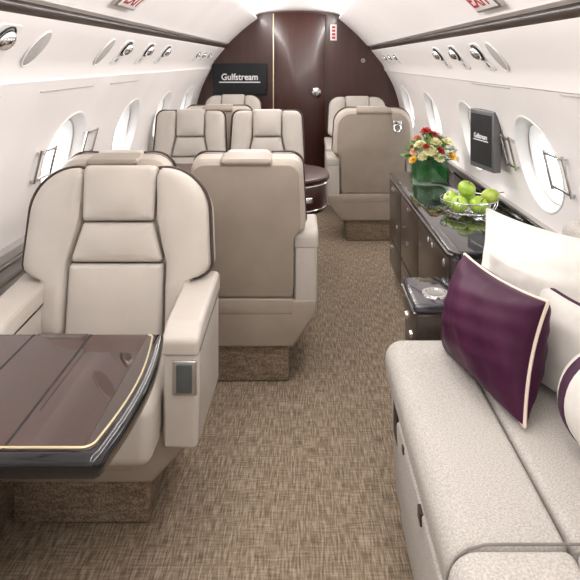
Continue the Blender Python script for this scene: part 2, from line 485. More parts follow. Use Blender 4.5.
# ------------------------------------------------------------------ chairs
def make_chair(name, label, W, arm, top, x, y, face=0, r=.19, tilt=9, group=None, base_dx=0., pw=.205):
    """chair facing -Y when face = 0; face = 1 turns its back to the viewer"""
    t = thing(name, label, 'chair', (x, y, 0), PI if face else 0, group)
    h = W / 2; k = h / .32; a = math.radians(tilt); zh = .42
    ca, sa = math.cos(a), math.sin(a)
    sc = (top - zh) / (1.06 - zh)
    V = lambda v: zh + (v - zh) * sc
    def mp(u, v, w): return Vector((u, (v - zh) * sa - w * ca, zh + (v - zh) * ca + w * sa))
    T = V(1.045) + .008; B0 = .40
    half = [(.26 * k, B0, .02), (.26 * k, V(.665), .025), (.322 * k, V(.695), .035), (.302 * k, T, r)]
    full = half + [(-u, v, rr) for u, v, rr in reversed(half)]
    out = rpoly(full, 10)
    obj('back_shell', plate(bmesh.new(), out, .10, .012, mp, seg=2, back=.035, w0=-.10), 'taupe_light', t)
    # rear panel
    rp = rpoly([(.252 * k, .385, .02), (.252 * k, V(.66), .03), (.292 * k, V(.72), .05), (.280 * k, T - .022, min(r * .9, .16)), (-.280 * k, T - .022, min(r * .9, .16)), (-.292 * k, V(.72), .05), (-.252 * k, V(.66), .03), (-.252 * k, .385, .02)], 8)
    bp = obj('back_panel', plate(bmesh.new(), rp, .012, .006, lambda u, v, w: mp(u, v, -.10 - w), seg=3), 'taupe', t)
    # wings
    ro = rpoly(half[1:] + [(0.0, T, 0)], 12)
    # keep from the bottom step round to the headrest
    O = [p for p in ro if p.x > .128 * k]
    O = [Vector((.262 * k, .47)), Vector((.262 * k, V(.66)))] + O + [Vector((.128 * k, T - .002))]
    I = [Vector((.165 * k, .47)), Vector((.160 * k, V(.72))), Vector((.140 * k, V(.79))), Vector((.121 * k, V(.87))), Vector((.124 * k, V(1.03)))]
    for s in (1, -1):
        ms = lambda u, v, w, s=s: mp(s * u, v, w)
        wg = obj('wing_cushion', strip_pad(bmesh.new(), O, I, .062, ms, n=40, K=14), 'leather', t)
        pts = [ms(p.x, p.y, .022) for p in resample([q for q in O if q.y > .56], 48)]
        obj('piping', tube(bmesh.new(), pts, .0055, 6), 'piping', wg)
    # centre cushions
    hp = rpoly([(.120 * k, V(.866), .012), (.126 * k, V(1.06), .022), (-.126 * k, V(1.06), .022), (-.120 * k, V(.866), .012)], 6)
    obj('headrest', plate(bmesh.new(), dense(hp, .03), .062, .022, mp, seg=5, dome=.010, back=.012, w0=-.004), 'leather', t)
    fp = rpoly([(.142 * k, T - .030, .008), (.142 * k, V(1.06), .016), (-.142 * k, V(1.06), .016), (-.142 * k, T - .030, .008)], 5)
    obj('headrest_flap', plate(bmesh.new(), fp, .118, .010, mp, seg=3, back=.016, w0=-.122), 'taupe', t)
    md = rpoly([(.156 * k, V(.724), .012), (.118 * k, V(.860), .012), (-.118 * k, V(.860), .012), (-.156 * k, V(.724), .012)], 5)
    obj('lumbar_cushion', plate(bmesh.new(), dense(md, .03), .050, .018, mp, seg=5, dome=.006), 'leather', t)
    lo = rpoly([(.160 * k, .46, .012), (.157 * k, V(.718), .012), (-.157 * k, V(.718), .012), (-.160 * k, .46, .012)], 5)
    obj('back_cushion', plate(bmesh.new(), dense(lo, .03), .052, .018, mp, seg=5, dome=.010), 'leather', t)
    # seat
    ah = arm / 2; iw = ah - .105
    obj('seat_cushion', bx(-iw + .004, iw - .004, -.43, .03, .30, .47, bev=.035, seg=5), 'leather', t)
    obj('seat_frame', bx(-.25 * k, .25 * k, -.05, .095, .30, .45, bev=.015), 'taupe', t)
    # arms
    for s in (1, -1):
        bm = bmesh.new()
        prof = rpoly([(-.335, .30, .01), (.10, .27, .02), (.10, .655, .05), (-.28, .628, .03), (-.335, .60, .03)], 5)
        u0 = (ah - .10) * s; u1 = ah * s
        cen = (u0 + u1) / 2; 
        # rounded slab across the arm's width
        plate(bm, prof, .10, .018, lambda p, q, w, s=s: Vector((s * (ah - .10) + s * w, p, q)), seg=4, back=.018)
        am = obj('armrest', bm, 'leather', t)
        pp = rpoly([(-.342, .560, .008), (.104, .580, .008), (.104, .660, .05), (-.275, .634, .03), (-.342, .606, .02)], 5)
        obj('arm_pad', plate(bmesh.new(), pp, .108, .016, lambda p, q, w, s=s: Vector((s * (ah - .104) + s * w, p, q)), seg=4, back=.016), 'leather', am)
        if s > 0 and not face:
            fr = bx(s * (ah - .070), s * (ah - .004), -.343, -.33, .452, .548, bev=.004)
            cp = obj('control_panel', fr, 'steel', am)
            obj('glass_face', bx(s * (ah - .059), s * (ah - .015), -.347, -.342, .460, .540, bev=.002), 'glass_panel', cp)
    # skirt with chamfered lower corners
    cw = ah - .105
    bd = base_dx
    sk = [Vector((p[0] + (bd if abs(p[0]) < cw + .001 else 0), p[1])) for p in ((-ah + .004, .36), (-ah + .004, .305), (-cw, .16), (cw, .16), (ah - .004, .305), (ah - .004, .36))]
    obj('skirt', plate(bmesh.new(), sk, .38, .012, lambda u, v, w: Vector((u, .11 - w, v)), seg=3, back=.012), 'taupe', t)  # skirt and footrest panel: the darker taupe also carries the shade low down
    ft = rpoly([(-cw + .03, .20, .012), (cw - .05, .20, .012), (cw - .04, .285, .012), (-cw + .03, .285, .012)], 4)
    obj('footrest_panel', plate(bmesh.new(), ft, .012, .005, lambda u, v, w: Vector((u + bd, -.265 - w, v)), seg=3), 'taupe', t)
    rs = rpoly([(-.252 * k, .302, .01), (.252 * k, .302, .01), (.252 * k, .366, .01), (-.252 * k, .366, .01)], 4)
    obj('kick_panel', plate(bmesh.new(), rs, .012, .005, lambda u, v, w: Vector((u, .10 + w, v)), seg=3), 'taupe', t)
    # carpeted pedestal
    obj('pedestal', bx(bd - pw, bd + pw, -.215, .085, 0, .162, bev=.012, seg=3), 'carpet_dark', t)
    return t

make_chair('club_chair', 'large cream leather chair facing forward behind the dark wood table with rounded shoulders', .635, .66, 1.025, -.622, 2.06, 0, .19, base_dx=-.04)
make_chair('club_chair', 'cream and taupe leather aisle chair turned away showing its broad plain taupe back', .50, .60, .99, -.238, 2.75, 1, .055, 6, pw=.18)
make_chair('club_chair', 'leather chair by the left windows mostly hidden behind the large cream chair', .50, .50, .988, -.795, 2.75, 1, .09, 6, pw=.17)
make_chair('club_chair', 'cream leather window chair of the side-by-side pair facing the aisle chair backs', .51, .51, 1.045, -.785, 4.28, 0, .055, pw=.17)
make_chair('club_chair', 'cream leather aisle chair of the side-by-side pair facing the plain taupe back', .52, .54, 1.045, -.250, 4.28, 0, .055, pw=.18)
make_chair('club_chair', 'taupe-backed chair by the long cabinet with a metal buckle hanging on its back', .615, .70, 1.032, .535, 4.84, 1, .12, 7)
make_chair('club_chair', 'cream chair against the wood bulkhead, to the right of the door knob', .57, .62, 1.05, .515, 5.84, 0, .10)
make_chair('club_chair', 'cream chair against the wood bulkhead, under the wall screen', .56, .60, 1.065, -.665, 5.84, 0, .10)
make_chair('club_chair', 'backward-turned chair between the cream pair and the chair under the wall screen', .54, .58, 1.045, -.65, 4.86, 1, .06, 6)

# buckle hanging on the back of the right chair
bk = thing('belt_buckle', 'small chrome belt buckle hanging from the top of the taupe chair back', 'buckle', (.705, 4.645, .915)); bk.scale = (1.3, 1.3, 1.3)
obj('strap', bx(-.03, .03, -.004, .004, .015, .055, bev=.002), 'taupe', bk)
bm = bmesh.new(); box(bm, -.026, .026, -.008, .004, -.012, .016, bev=.003); obj('clasp', bm, 'chrome', bk)
bm = tube(bmesh.new(), [(.02 * math.cos(t), -.004, -.03 + .022 * math.sin(t)) for t in [2 * PI * i / 14 for i in range(14)]], .006, 6, closed=True)
obj('ring', bm, 'chrome', bk)

# ------------------------------------------------------------------ foreground table
TX, TY, TZ = -.35, 1.055, .70
tb = thing('folding_table', 'glossy dark wood table in front of the large cream chair, brass line near its edge', 'table', (-.73, 1.30, 0))
def toT(poly): return [Vector((x + .72, y - 1.30)) for x, y in poly]
def table_outline(d):
    pts = [(-1.06, 1.058 + d), ]
    right = []
    for i in range(13):
        f = i / 12; y = 1.058 + d + (1.55 - d - (1.058 + d)) * f
        right.append((-.340 - d + .026 * math.sin(PI * (f * .9 + .05)), y))
    P = [(-1.06, 1.058 + d, 0)] + [(right[0][0], right[0][1], .05)] + [(x, y, 0) for x, y in right[1:-1]] + [(right[-1][0], right[-1][1], .012), (-1.06, 1.55 - d, 0)]
    return toT([(p.x, p.y) for p in rpoly(P, 6)])
obj('edge_rim', plate(bmesh.new(), table_outline(0), .046, .016, lambda u, v, w: Vector((u, v, .656 + w)), seg=5, back=.02), 'black_gloss', tb)
bm = plate(bmesh.new(), table_outline(.020), .003, .001, lambda u, v, w: Vector((u, v, .7013 + w)), seg=1)
obj('border_band', bm, 'wood_dark', tb)
obj('tabletop', plate(bmesh.new(), toT([(-1.055, 1.083), (-.372, 1.083), (-.372, 1.522), (-1.055, 1.522)]), .004, .001, lambda u, v, w: Vector((u, v, .7015 + w)), seg=1), 'wood_table', tb)
bm = bmesh.new()
ol = table_outline(.023)
pth = [p for p in ol if p.x > -.30]
inn = table_outline(.026); pin = [p for p in inn if p.x > -.30]
# brass line around the near and aisle sides
ln = [Vector((p.x, p.y, .7055)) for p in table_outline(.024)]
ln = [p for p in ln if not (p.y > .22 and p.x < .33)]
ln.sort(key=lambda p: math.atan2(p.y, p.x + .34 * 0))
nr = [p for p in ln]
seq = [Vector((-.34, -1.30 + 1.058 + .024, .7055))] + [p for p in nr if p.x > -.30]
tube(bm, seq, .0022, 6); obj('inlay_line', bm, 'gold', tb)
sm = bmesh.new()
for xx in (-.512, -.653):
    box(sm, xx + .72 - .003, xx + .72 + .003, 1.08 - 1.30, 1.53 - 1.30, .7035, .7056)
obj('leaf_seam', sm, 'black', tb)
bm = plate(bmesh.new(), toT([(p.x, p.y) for p in rpoly([(-.645, 1.532, 0), (-.52, 1.532, 0), (-.53, 1.508, .01), (-.61, 1.508, .03)], 4)]), .003, .001, lambda u, v, w: Vector((u, v, .7035 + w)), seg=1)
obj('finger_recess', bm, 'wood_dark', tb)
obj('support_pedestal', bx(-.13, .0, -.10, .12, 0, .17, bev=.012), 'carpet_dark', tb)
obj('support_column', bx(-.12, -.01, -.06, .10, .17, .66, bev=.01), 'taupe', tb)

# conference table between the seats further forward
ct = thing('conference_table', 'dark wood table with a rounded end showing past the aisle chair arm', 'table', (-.45, 3.55, 0))
ov = rpoly([(-.62, -.30, .02), (.60, -.30, .26), (.60, .30, .26), (-.62, .30, .02)], 14)
obj('tabletop', plate(bmesh.new(), ov, .03, .012, lambda u, v, w: Vector((u, v, .715 + w)), seg=4, back=.012), 'wood', ct)
ap = inset(ov, .02)
obj('apron', plate(bmesh.new(), ap, .170, .01, lambda u, v, w: Vector((u, v, .545 + w)), seg=2, back=.02), 'wood', ct)
bm = bmesh.new(); tube(bm, [Vector((p.x, p.y, .705)) for p in inset(ov, .014)], .005, 6, closed=True)
tube(bm, [Vector((p.x, p.y, .575)) for p in inset(ov, .016)], .004, 6, closed=True); obj('trim_ring', bm, 'chrome', ct)
obj('latch', bx(.40, .50, -.296, -.270, .63, .66, bev=.004), 'chrome', ct)
obj('pedestal', bx(-.30, .10, -.12, .12, 0, .545, bev=.02), 'taupe', ct)

# ------------------------------------------------------------------ sofa
sf = thing('sofa', 'pale oatmeal fabric sofa along the right wall beside the aisle', 'sofa', (.60, .9, 0))
def toS(x, y): return x - .60, y - .9
bm = bmesh.new()
a = toS(.300, -.6); b = toS(.93, 1.955)
pr = rpoly([(-.308, .04, .0), (-.326, .395, .01), (.30, .395, 0), (.26, .04, 0)], 3)
plate(bm, pr, 2.53, .008, lambda u, v, w: Vector((u, -1.48 + w, v)), seg=2, back=.008)
base = obj('base', bm, 'sofa', sf)
fx = lambda v, w=0: -.308 - (v - .04) * .0507 - w
bm = rpoly([(-.60, .07, .01), (.86, .07, .03), (.86, .372, .04), (-.60, .372, .01)], 6)
pn = obj('drawer_panel', plate(bmesh.new(), bm, .012, .005, lambda u, v, w: Vector((fx(v, w), u, v)), seg=2), 'sofa', sf)
for ya, yb, za, zb in ((.475, .51, .345, .374), (.715, .735, .352, .370)):
    obj('catch', bx(fx(.36, .016), fx(.36, .008), ya, yb, za, zb, bev=.002), 'piping', pn)
obj('pull_slot', bx(fx(.33, .006), fx(.33, -.01), .89, .965, .265, .372, bev=.004), 'piping', sf)
def cushion(name, x0, x1, y0, y1, z0, z1, r, seg=6):
    x0, y0 = toS(x0, y0); x1, y1 = toS(x1, y1)
    pr = rpoly([(x0 + .008, z0, .02), (x0, z1, r), (x1, z1, .02), (x1, z0, .0)], 8)
    bm = plate(bmesh.new(), dense(pr, .05), (y1 - y0), .022, lambda u, v, w: Vector((u, y0 + w, v)), seg=seg, back=.022)
    return obj(name, bm, 'sofa', sf, sharp=60)
cushion('seat_cushion', .254, .487, 1.127, 1.965, .385, .502, .075)
cushion('seat_cushion', .254, .487, -.55, 1.123, .385, .502, .075)
cushion('seat_back_cushion', .489, .86, 1.127, 1.965, .33, .502, .02)
cushion('seat_back_cushion', .489, .86, -.55, 1.123, .33, .502, .02)
bm = tube(bmesh.new(), [(*toS(x, 1.125), z) for x, z in ((.262, .39), (.258, .42), (.263, .450), (.277, .478), (.30, .494), (.33, .502), (.36, .503), (.48, .503), (.60, .503), (.75, .503))], .0026, 6)
obj('welt', bm, 'sofa_pipe', sf)
bm = bmesh.new()
pr = rpoly([(.17, .44, .02), (.215, .885, .045), (.335, .885, .04), (.375, .44, 0)], 8)
plate(bm, dense(pr, .05), 2.50, .035, lambda u, v, w: Vector((u, 1.065 - w, v)), seg=5, back=.03)
obj('backrest', bm, 'sofa', sf, sharp=60)

# ------------------------------------------------------------------ cushions
def pillow(name, label, W, H, T, origin, udir, vdir, mat, pipe=None, pipe_r=.005, crease=.0, seed=1, pinch=.05, top_only=False):
    """square throw pillow: origin at the middle of its lower edge"""
    u = Vector(udir).normalized(); v = Vector(vdir); v = (v - u * v.dot(u)).normalized(); n = u.cross(v)
    mt = Matrix((u, v, n)).transposed().to_4x4(); mt.translation = Vector(origin)
    t = thing(name, label, 'cushion', matrix=mt)
    rnd = random.Random(seed); NN = 34
    ph = [rnd.uniform(0, 6) for _ in range(6)]
    def edge(a, b):   # a, b in -1..1
        sx = 1 - pinch * (1 - b * b) * 1.0; sy = 1 - pinch * (1 - a * a) * 1.0
        return a * W / 2 * sx, H / 2 + b * H / 2 * sy
    bm = bmesh.new(); grid = {}
    for sgn in (1, -1):
        for i in range(NN + 1):
            for j in range(NN + 1):
                a = math.sin(PI / 2 * (2 * i / NN - 1)); b = math.sin(PI / 2 * (2 * j / NN - 1))
                e = (i in (0, NN)) or (j in (0, NN))
                if e and sgn < 0: grid[(sgn, i, j)] = grid[(1, i, j)]; continue
                x, y = edge(a, b)
                f = max(0, (1 - a * a)) ** .42 * max(0, (1 - b * b)) ** .42
                wv = crease * f * (math.sin(9 * a + 5 * b + ph[0]) * .5 + math.sin(17 * b - 4 * a + ph[1]) * .35 + math.sin(23 * (a + .4 * b) + ph[2]) * .25) * (1 - .6 * f)
                grid[(sgn, i, j)] = bm.verts.new((x, y, sgn * (T / 2 * f + wv)))
    for sgn in (1, -1):
        for i in range(NN):
            for j in range(NN):
                q = [grid[(sgn, i, j)], grid[(sgn, i + 1, j)], grid[(sgn, i + 1, j + 1)], grid[(sgn, i, j + 1)]]
                bm.faces.new(q if sgn > 0 else q[::-1])
    obj('cover', bm, mat, t, sharp=80)
    if pipe:
        pts = []
        if not top_only:
            for i in range(NN): pts.append(edge(math.sin(PI / 2 * (2 * i / NN - 1)), -1))
            for i in range(NN): pts.append(edge(1, math.sin(PI / 2 * (2 * i / NN - 1))))
        for i in range(NN): pts.append(edge(-math.sin(PI / 2 * (2 * i / NN - 1)), 1))
        if not top_only:
            for i in range(NN): pts.append(edge(-1, -math.sin(PI / 2 * (2 * i / NN - 1))))
        obj('piping', tube(bmesh.new(), [(x, y, 0) for x, y in pts], pipe_r, 6, closed=not top_only), pipe, t)
    return t
pillow('throw_pillow', 'deep purple throw pillow with pale piping standing on the sofa seat', .448, .292, .20, (.481, 1.685, .506), (.09, -.46, .022), (.075, .0, .30), 'purple', 'pillow_pipe', .0050, .014, 3, .10)
pillow('throw_pillow', 'large plain white pillow leaning on the far end of the sofa back', .47, .39, .13, (.655, 1.80, .508), (.20, -.36, 0), (.075, .03, .40), 'pillow_white', 'pillow_white', .006, .012, 5, .09)
pillow('throw_pillow', 'cream pillow with thin purple piping between the purple pillow and striped bolster', .31, .255, .09, (.668, 1.59, .506), (.10, -.30, 0), (.075, .0, .28), 'pillow_white', 'plum_pipe', .006, .004, 8, .09, True)
# bolster with plum band
bo = thing('bolster_pillow', 'white round bolster with a bold purple band at the right photo edge', 'cushion', (.690, 1.445, .503), 0)
Rb = .115
mx = Matrix.Translation((0, 0, Rb)) @ Matrix.Rotation(PI / 2, 4, 'X')
prof = [(0, 0), (.05, .001), (.083, .005), (.101, .014), (.110, .030), (.1145, .055), (Rb, .09), (Rb, .36), (.110, .42), (.101, .436), (.083, .445), (.05, .449), (0, .45)]
obj('cover', lathe(bmesh.new(), prof, 40, mx), 'pillow_white', bo, sharp=80)
obj('band', lathe(bmesh.new(), [(.112, .044), (.1155, .046), (.1168, .060), (.1172, .076), (.1145, .079)], 40, mx), 'plum_pipe', bo, sharp=80)

# ------------------------------------------------------------------ side console
cs = thing('side_console', 'low dark wood box with cup holder between sofa end and long cabinet', 'console', (.66, 2.165, 0))
obj('body', bx(-.285, .31, -.115, .125, 0, .545, bev=.012), 'wood_dark', cs)
obj('lid', bx(-.295, .01, -.13, .14, .545, .58, bev=.014, seg=4), 'grey_lid', cs)
obj('lid', bx(.014, .31, -.13, .14, .545, .58, bev=.014, seg=4), 'grey_lid', cs)
obj('trim_line', bx(-.297, -.29, -.125, .135, .548, .553), 'chrome', cs)
bm = lathe(bmesh.new(), [(.034, .582), (.036, .586), (.046, .586), (.05, .580), (.05, .576)], 28, Matrix.Translation((-.205, -.035, 0)))
ch = obj('cup_holder', bm, 'chrome', cs)
obj('cup_well', lathe(bmesh.new(), [(0, .5815), (.02, .582), (.035, .5825)], 24, Matrix.Translation((-.205, -.035, 0))), 'steel', ch)
bm = plate(bmesh.new(), rpoly([(-.20, .475, .012), (-.10, .475, .012), (-.10, .50, .012), (-.20, .50, .012)], 4), .006, .002, lambda u, v, w: Vector((u, -.115 - w, v)), seg=2)
obj('recessed_pull', bm, 'chrome', cs)
for yy, zz in ((-.03, .44), (.06, .47)):
    bm = lathe(bmesh.new(), [(0, .012), (.010, .010), (.014, .003), (.014, 0)], 16, Matrix.Translation((-.285, yy, zz)) @ Matrix.Rotation(-PI / 2, 4, 'Y'))
    obj('latch', bm, 'chrome', cs)

# ------------------------------------------------------------------ long credenza
CX0, CX1, CY0, CY1, CZ = .547, .955, 2.305, 3.99, .67
cr = thing('credenza', 'long low dark wood cabinet with glossy black top under the right windows', 'cabinet', ((CX0 + CX1) / 2, (CY0 + CY1) / 2, 0))
ox, oy = (CX0 + CX1) / 2, (CY0 + CY1) / 2
def C(x0, x1, y0, y1, z0, z1, **k): return bx(x0 - ox, x1 - ox, y0 - oy, y1 - oy, z0, z1, **k)
obj('body', C(CX0 + .012, CX1, CY0 + .008, CY1 - .008, .09, CZ - .028, bev=.012), 'wood_dark', cr)
obj('plinth', C(CX0 + .06, CX1, CY0 + .05, CY1 - .05, 0, .10), 'black', cr)
ol = rpoly([(CX0 - ox, CY0 - oy, .05), (CX1 - ox, CY0 - oy, .0), (CX1 - ox, CY1 - oy, .0), (CX0 - ox, CY1 - oy, .06)], 8)
obj('counter', plate(bmesh.new(), ol, .03, .008, lambda u, v, w: Vector((u, v, CZ - .03 + w)), seg=3, back=.006), 'counter', cr)
e = [Vector((p.x, p.y, CZ - .016)) for p in inset(ol, -.001)]
i0 = [p for p in e if p.x < .10]
i0.sort(key=lambda p: p.y)
obj('edge_strip', tube(bmesh.new(), [p for p in i0 if p.x < -.19], .0035, 6), 'steel', cr)
secs = ((CY0 + .045, 2.955), (2.967, 3.475), (3.487, CY1 - .06))
lat = ((2.40, 2.62, 2.70), (3.23,), (3.73, 3.78)); lat2 = ((), (3.27,), (3.60,))
for (ya, yb), L1, L2 in zip(secs, lat, lat2):
    pr = rpoly([(ya - oy, .285, .006), (yb - oy, .285, .006), (yb - oy, CZ - .04, .006), (ya - oy, CZ - .04, .006)], 3)
    d = obj('door', plate(bmesh.new(), pr, .010, .004, lambda u, v, w: Vector((CX0 + .012 - ox - w, u, v)), seg=2), 'wood_dark', cr)
    for yy, zz in [(q, .60) for q in L1] + [(q, .41) for q in L2]:
        bm = lathe(bmesh.new(), [(0, .008), (.012, .007), (.018, .002), (.018, 0)], 16, Matrix.Translation((CX0 - .0 - ox, yy - oy, zz)) @ Matrix.Rotation(-PI / 2, 4, 'Y'))
        obj('latch', bm, 'chrome', d)
    pr = rpoly([(ya - oy, .105, .006), (yb - oy, .105, .006), (yb - oy, .272, .006), (ya - oy, .272, .006)], 3)
    d = obj('drawer', plate(bmesh.new(), pr, .010, .004, lambda u, v, w: Vector((CX0 + .012 - ox - w, u, v)), seg=2), 'wood_dark', cr)
    bm = lathe(bmesh.new(), [(0, .008), (.010, .007), (.015, .002), (.015, 0)], 16, Matrix.Translation((CX0 - ox, (ya + yb) / 2 - oy + .1, .235)) @ Matrix.Rotation(-PI / 2, 4, 'Y'))
    obj('latch', bm, 'chrome', d)
# side ledge behind the credenza
tn += 1
struct(obj('trim_%d' % tn, bx(.958, 1.02, 2.0, 4.6, .64, .705, bev=.006), 'black_gloss'))
tn += 1
struct(obj('trim_%d' % tn, bx(.966, 1.02, 2.0, 4.6, .705, .712, bev=.002), 'ledge'))

# ------------------------------------------------------------------ vase and flowers
vx, vy = .745, 3.66
vs = thing('glass_vase', 'square glass vase lined with dark green leaves on the black counter', 'vase', (vx, vy, CZ))
def sq(r, z0, z1, t):
    bm = bmesh.new(); o = rpoly([(-r, -r, .01), (r, -r, .01), (r, r, .01), (-r, r, .01)], 3); i = inset(o, t)
    rg = [[bm.verts.new((p.x, p.y, z)) for p in q] for q, z in ((o, z0), (o, z1), (i, z1), (i, z0 + .008))]
    n = len(o)
    for A, B in zip(rg, rg[1:]):
        for k in range(n): bm.faces.new((A[k], A[(k + 1) % n], B[(k + 1) % n], B[k]))
    bm.faces.new(rg[0][::-1]); bm.faces.new(rg[-1]); return bm
obj('glass_wall', sq(.096, .001, .145, .006), 'vase', vs)
bm = bmesh.new()
rn = random.Random(2)
for q in range(4):
    rot = Matrix.Rotation(q * PI / 2, 4, 'Z')
    for c in range(5):
        for rr in range(3):
            x0 = -.075 + c * .034 + rn.uniform(-.006, .006); z0 = .012 + rr * .04
            pts = []
            for (a, b) in ((0, 0), (.020, .028), (.018, .06), (0, .08), (-.018, .06), (-.020, .028)):
                pts.append(bm.verts.new(rot @ Vector((x0 + a, -.088 + rn.uniform(0, .004) + .003 * rr, min(.138, z0 + b)))))
            bm.faces.new(pts)
box(bm, -.08, .08, -.08, .08, .01, .12)
obj('leaf_lining', bm, 'leafgreen', vs)
fb = thing('flower_bouquet', 'mixed red, cream and yellow flowers with leaves in the square vase', 'flowers', (vx, vy, CZ + .125))
def bloom(c, r, mat, lab, petals=9):
    c = tuple(q * 1.10 for q in c); r *= 1.12
    bm = bmesh.new(); c = Vector(c)
    nrm = (c - Vector((0, 0, -.10))).normalized()
    q = nrm.to_track_quat('Z', 'Y').to_matrix().to_4x4(); q.translation = c
    for ring, (rr, up, n) in enumerate(((1., .05, petals), (.72, .35, petals - 2), (.42, .6, 5))):
        for k in range(n):
            an = 2 * PI * k / n + ring * .35
            ctr = Vector((math.cos(an), math.sin(an), 0)); sd = Vector((-math.sin(an), math.cos(an), 0))
            w = r * rr * 2.4 / n + r * .1
            P = [ctr * r * rr * f + sd * w * s + Vector((0, 0, r * (up * (f ** .7) + dz))) for f, s, dz in ((.08, 0, 0), (.6, -1, .05), (.98, -.5, .12), (1.03, 0, .08), (.98, .5, .12), (.6, 1, .05))]
            bm.faces.new([bm.verts.new(q @ p) for p in P])
    ball(bm, q @ Vector((0, 0, r * .35)), r * .28, u=8, v=6)
    o = obj('bloom', bm, mat, fb); o['label'] = lab
rn = random.Random(11)
FL = [((-.02, -.02, .150), .038, 'fl_red', 'dark red bloom on top'), ((.02, -.03, .135), .03, 'fl_red', 'dark red bloom'), ((-.06, -.06, .088), .034, 'fl_cream', 'cream bloom'),
      ((-.015, -.09, .058), .042, 'fl_cream', 'cream yellow bloom'), ((.04, -.08, .06), .03, 'fl_red', 'red bloom'), ((-.09, -.06, .055), .026, 'fl_pink', 'small peach bloom'),
      ((.065, -.075, .045), .036, 'fl_white', 'white bloom'), ((.085, -.05, .10), .034, 'fl_cream', 'pale cream bloom'), ((.10, -.08, .03), .030, 'fl_yellow', 'yellow orange bloom'),
      ((-.05, -.085, .03), .03, 'fl_cream', 'cream bloom'), ((.02, -.06, .10), .036, 'fl_cream', 'cream bloom'), ((-.10, -.08, .015), .024, 'fl_yellow', 'yellow bloom'),
      ((.12, -.02, .06), .034, 'fl_white', 'white bloom'), ((.135, -.04, .01), .03, 'fl_white', 'white bloom'), ((.03, -.10, .025), .03, 'fl_cream', 'cream bloom'),
      ((.06, .02, .12), .036, 'fl_white', 'white bloom'), ((-.06, .02, .11), .034, 'fl_pink', 'peach bloom'), ((0, .05, .13), .036, 'fl_yellow', 'yellow bloom'), ((-.035, -.095, .085), .02, 'fl_red', 'small red bloom')]
for c, r, mt, lb in FL: bloom(c, r, mt, lb)
bm = bmesh.new()
for k in range(150):
    th = rn.uniform(0, 2 * PI); ph = rn.uniform(.15, 1.5); L = rn.uniform(.03, .055); R = rn.uniform(.095, .165)
    d = Vector((math.cos(th) * math.sin(ph), math.sin(th) * math.sin(ph), math.cos(ph) * .85))
    p = d * R + Vector((0, 0, .012)); s = d.cross(Vector((rn.uniform(-1, 1), rn.uniform(-1, 1), rn.uniform(-1, 1)))).normalized()
    f = (d + Vector((rn.uniform(-.6, .6), rn.uniform(-.6, .6), rn.uniform(-.5, .5)))).normalized()
    bm.faces.new([bm.verts.new(p + f * L * a + s * L * b) for a, b in ((-.5, 0), (-.1, .28), (.3, .2), (.6, 0), (.3, -.2), (-.1, -.28))])
lf = obj('leaves', bm, 'leaf2', fb, smooth=False); lf['kind'] = 'stuff'
bm = bmesh.new()
for c, r, mt, lb in FL:
    tube(bm, [Vector((c[0] * .2, c[1] * .2, -.02)), Vector(c) * .6, Vector(c)], .003, 5)
obj('stems', bm, 'leafgreen', fb)

# ------------------------------------------------------------------ fruit bowl
bx0, by0 = .768, 2.87
wb = thing('wire_bowl', 'open chrome wire bowl holding green apples on the black counter', 'bowl', (bx0, by0, CZ))
bm = bmesh.new()
def bowl_r(f): return .045 + .085 * math.sin(f * PI / 2) ** .9
for f in (0, .5, 1.):
    tube(bm, [(bowl_r(f) * math.cos(t), bowl_r(f) * math.sin(t), .004 + .07 * f * f) for t in [2 * PI * k / 40 for k in range(40)]], .003 if f == 1 else .002, 6, closed=True)
obj('rim', bm, 'chrome', wb)
bm = bmesh.new()
for k in range(20):
    t0 = 2 * PI * k / 20
    tube(bm, [(bowl_r(f) * math.cos(t0 + .5 * f), bowl_r(f) * math.sin(t0 + .5 * f), .004 + .07 * f * f) for f in [j / 8 for j in range(9)]], .0018, 5)
obj('wires', bm, 'chrome', wb)
def apple(label, p, r, rx=0, ry=0, mat='apple', pear=False):
    o = thing('apple' if not pear else 'pear', label, 'fruit', group='green fruit in the wire bowl', matrix=Matrix.Translation(p) @ Matrix.Rotation(rx, 4, 'X') @ Matrix.Rotation(ry, 4, 'Y'))
    pr = []
    for i in range(17):
        t = PI * i / 16
        rr = r * math.sin(t) * (1.02 + .06 * math.cos(t)); z = r * math.cos(t) * .92
        if not pear:
            z -= r * .30 * math.exp(-(math.sin(t) / .34) ** 2) * (1 if t < PI / 2 else -.5)
        else:
            z *= 1.35; rr *= (1 - .28 * max(0, math.cos(t)))
        pr.append((max(0, rr), z))
    pr[0] = (0, pr[0][1]); pr[-1] = (0, pr[-1][1])
    obj('flesh', lathe(bmesh.new(), pr, 20), mat, o, sharp=80)
    zt = r * (.62 if not pear else 1.22)
    obj('stem', tube(bmesh.new(), [(0, 0, zt - .004), (.002, 0, zt + .012), (.006, .002, zt + .024)], .0022, 5), 'stem', o)
ra = .039
apple('green apple on top of the pile in the wire bowl', (bx0 - .012, by0 - .005, CZ + .120), ra * 1.03, .25, .3)
apple('large green apple at the front of the wire bowl, right of centre', (bx0 + .030, by0 - .055, CZ + .055), ra * 1.08, .7, .2)
apple('green apple at the front of the wire bowl, left of centre', (bx0 - .057, by0 - .046, CZ + .057), ra, .8, -.4)
apple('green apple leaning over the left rim of the wire bowl', (bx0 - .074, by0 + .036, CZ + .064), ra, .2, -.8)
apple('green apple hidden at the back of the wire bowl', (bx0 + .01, by0 + .060, CZ + .060), ra, -.3, .2)
apple('yellow-green pear lying over the right rim of the wire bowl', (bx0 + .100, by0 + .01, CZ + .082), ra * .92, .2, 1.2, 'pear', True)

